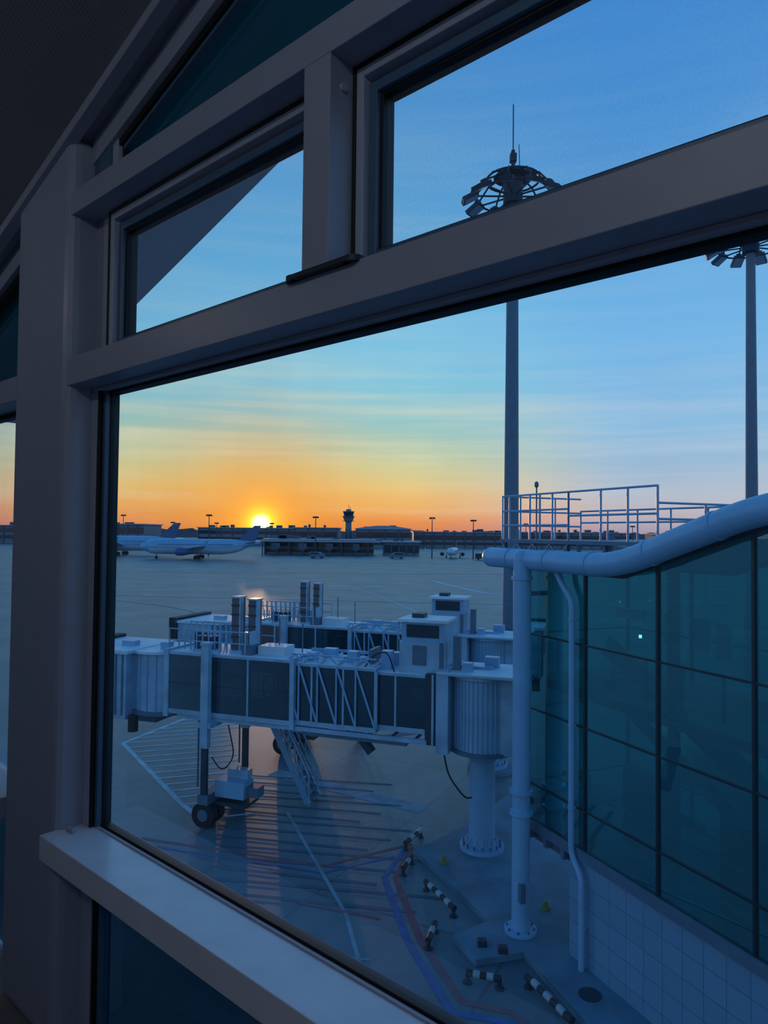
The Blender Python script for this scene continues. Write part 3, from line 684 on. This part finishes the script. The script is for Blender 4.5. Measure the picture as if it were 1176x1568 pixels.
# ------------------------------------------------------------------ far terminals
M_fac=mat('terminal_facade',(118,126,136),0.6,0,0.15,0.05); M_facd=mat('terminal_dark',(78,86,98),0.6,0,0.2,0.05)  # distance haze put into the colours, facades lightened
M_roof=mat('terminal_roof',(145,162,178),0.5,0,0.1,0.05)
def terminal(x0,x1,y0,y1,h,bands,curved=False,canopy=False,step=8):
    b=MB('terminal_building',[M_fac,M_dglass,M_roof,M_facd])
    b.box(x0,x1,y0+1.0,y1,0,h,0)
    for (za,zb) in bands:
        b.box(x0-0.05,x1+0.05,y0+0.7,y0+1.02,za,zb,1)
    x=x0
    while x<=x1+0.01:
        b.box(x-0.25,x+0.25,y0+0.45,y0+1.05,0,h,3); x+=step
    b.box(x0-0.8,x1+0.8,y0-0.2,y1+0.5,h,h+0.5,2)
    if curved:
        n=12; P=[]
        for i in range(n+1):
            f=i/n; P.append((x0+(x1-x0)*f,h+0.5+1.6*math.sin(math.pi*f)))
        for i in range(n):
            (xa,za),(xb,zb)=P[i],P[i+1]
            b.hexa([(xa,y0,h),(xb,y0,h),(xb,y1,h),(xa,y1,h),(xa,y0,za),(xb,y0,zb),(xb,y1,zb),(xa,y1,za)],2)
    if canopy:
        b.box(x0-3,x1+3,y0-6,y0+1,h-0.6,h-0.1,2)
        x=x0
        while x<=x1:
            b.cyl((x,y0-5,0),(x,y0-5,h-0.6),0.25,3,8); x+=step
        for k in range(4):
            xa=x0+5+k*(x1-x0)/4.2; b.box(xa,xa+1.8,y0-14,y0-5,2.4,4.4,0); b.box(xa-0.2,xa+2.0,y0-15,y0-14,2.2,4.6,3); b.box(xa+0.6,xa+1.2,y0-12,y0-11.4,0,2.4,3)
    random.seed(int(abs(x0)*10)+3)
    for i in range(int((x1-x0)/7)):
        xx=random.uniform(x0+2,x1-4); hh=random.uniform(0.5,1.8); b.box(xx,xx+random.uniform(1.0,4),y0+4,y0+7,h+0.5,h+0.5+hh,3)
    b.done()
terminal(-15.5,15,400,430,10.6,((2,4),(6,9)),curved=True)
terminal(-50,-26,395,430,10.8,((2,4),(6,9)))
terminal(-46,-4,275,292,5.6,((1.0,2.2),(3.2,4.8)),canopy=True,step=5)
terminal(0,14,280,300,5.0,((1,4),),step=3)
terminal(18,75,420,450,9.2,((2,3.5),(5,7.5)),step=6)
terminal(78,150,430,460,9.6,((2,3.5),(5,8)),step=6)
terminal(158,300,400,430,9.4,((2,3.5),(5,8)),step=6)
terminal(-150,-122,360,390,11.5,((3,5),(7,10)),step=5)
terminal(-115,-55,440,470,10.5,((3,5),(7,9)),step=7)
terminal(-260,-158,420,450,10.5,((3,5),(7,9)),step=7)

b=MB('control_tower',[M_fac,M_dglass,M_facd])
b.cyl((0,0,0),(0,0,15.5),2.1,0,20,1.7); b.sweep([(0,0,14.5),(0,0,16),(0,0,17.6),(0,0,17.61)],[1.8,2.7,3.2,3.3],0,20)
b.cyl((0,0,17.6),(0,0,18.3),3.4,2,20); b.cyl((0,0,18.3),(0,0,20.6),2.6,1,16,3.2); b.cyl((0,0,20.6),(0,0,21.1),3.4,2,20)
b.cyl((0,0,21.1),(0,0,22.3),1.5,0,16); b.cyl((0,0,22.3),(0,0,25),0.12,2,8); b.cyl((1,0,22.3),(1,0,23.6),0.1,2,8)
for zz in (15.2,17.9): b.cyl((0,0,zz),(0,0,zz+0.25),3.7,2,20)
b.done(loc=(-20.8,418,0))

b=MB('tree_line',[mat('distant_trees',(86,98,110),0.9,0,0.3,0.05)])
random.seed(3); x=-1500; pts=[]
while x<1800:
    pts.append((x,random.uniform(9,12.5))); x+=random.uniform(5,16)
for i in range(len(pts)-1):
    (xa,za),(xb,zb)=pts[i],pts[i+1]
    b.hexa([(xa,900,0),(xb,900,0),(xb,915,0),(xa,915,0),(xa,902,za),(xb,902,zb),(xb,910,zb),(xa,910,za)],0)
b.done()

def lamp_far(x,y,h):
    b=MB('apron_lamp_post',[M_dgrey]); b.cyl((0,0,0),(0,0,h),0.22,0,10,0.13)
    b.cyl((0,0,h),(0,0,h+0.3),1.0,0,12)
    for k in range(6):
        a=k*math.pi/3; b.box(math.cos(a)*0.9-0.2,math.cos(a)*0.9+0.2,math.sin(a)*0.9-0.2,math.sin(a)*0.9+0.2,h-0.3,h+0.1,0)
    b.done(loc=(x,y,0))
for x,y,h in ((-61.5,250,14.3),(-24,250,14.0),(17,250,14.1),(31.5,250,13.4),(-110,300,15),(-98,330,12.5),(-52,330,12.5),(60,300,13),(105,300,12.5),(-80,340,12.5)): lamp_far(x,y,h)

def van(x,y,r,c):
    b=MB('service_van',[c,M_dglass,M_black])
    P=[(0,0.4),(0,1.2),(0.9,1.4),(1.6,2.1),(5,2.1),(5,0.4)]
    n=len(P); b.add([(p[0],-0.95,p[1]) for p in P]+[(p[0],0.95,p[1]) for p in P],[tuple(range(n)),tuple(reversed(range(n,2*n)))]+[((i+1)%n,i,i+n,(i+1)%n+n) for i in range(n)],0)
    b.box(1.7,4.6,-0.97,0.97,1.35,1.9,1)
    for xx in (1,4):
        for yy in (-0.9,0.7): b.cyl((xx,yy,0.38),(xx,yy+0.22,0.38),0.38,2,14)
    b.done(loc=(x,y,0),rz=r)
van(-20,240,2.9,M_grey); van(36,240,3.0,M_dgrey); van(2,245,0.1,M_grey)
print('ok')
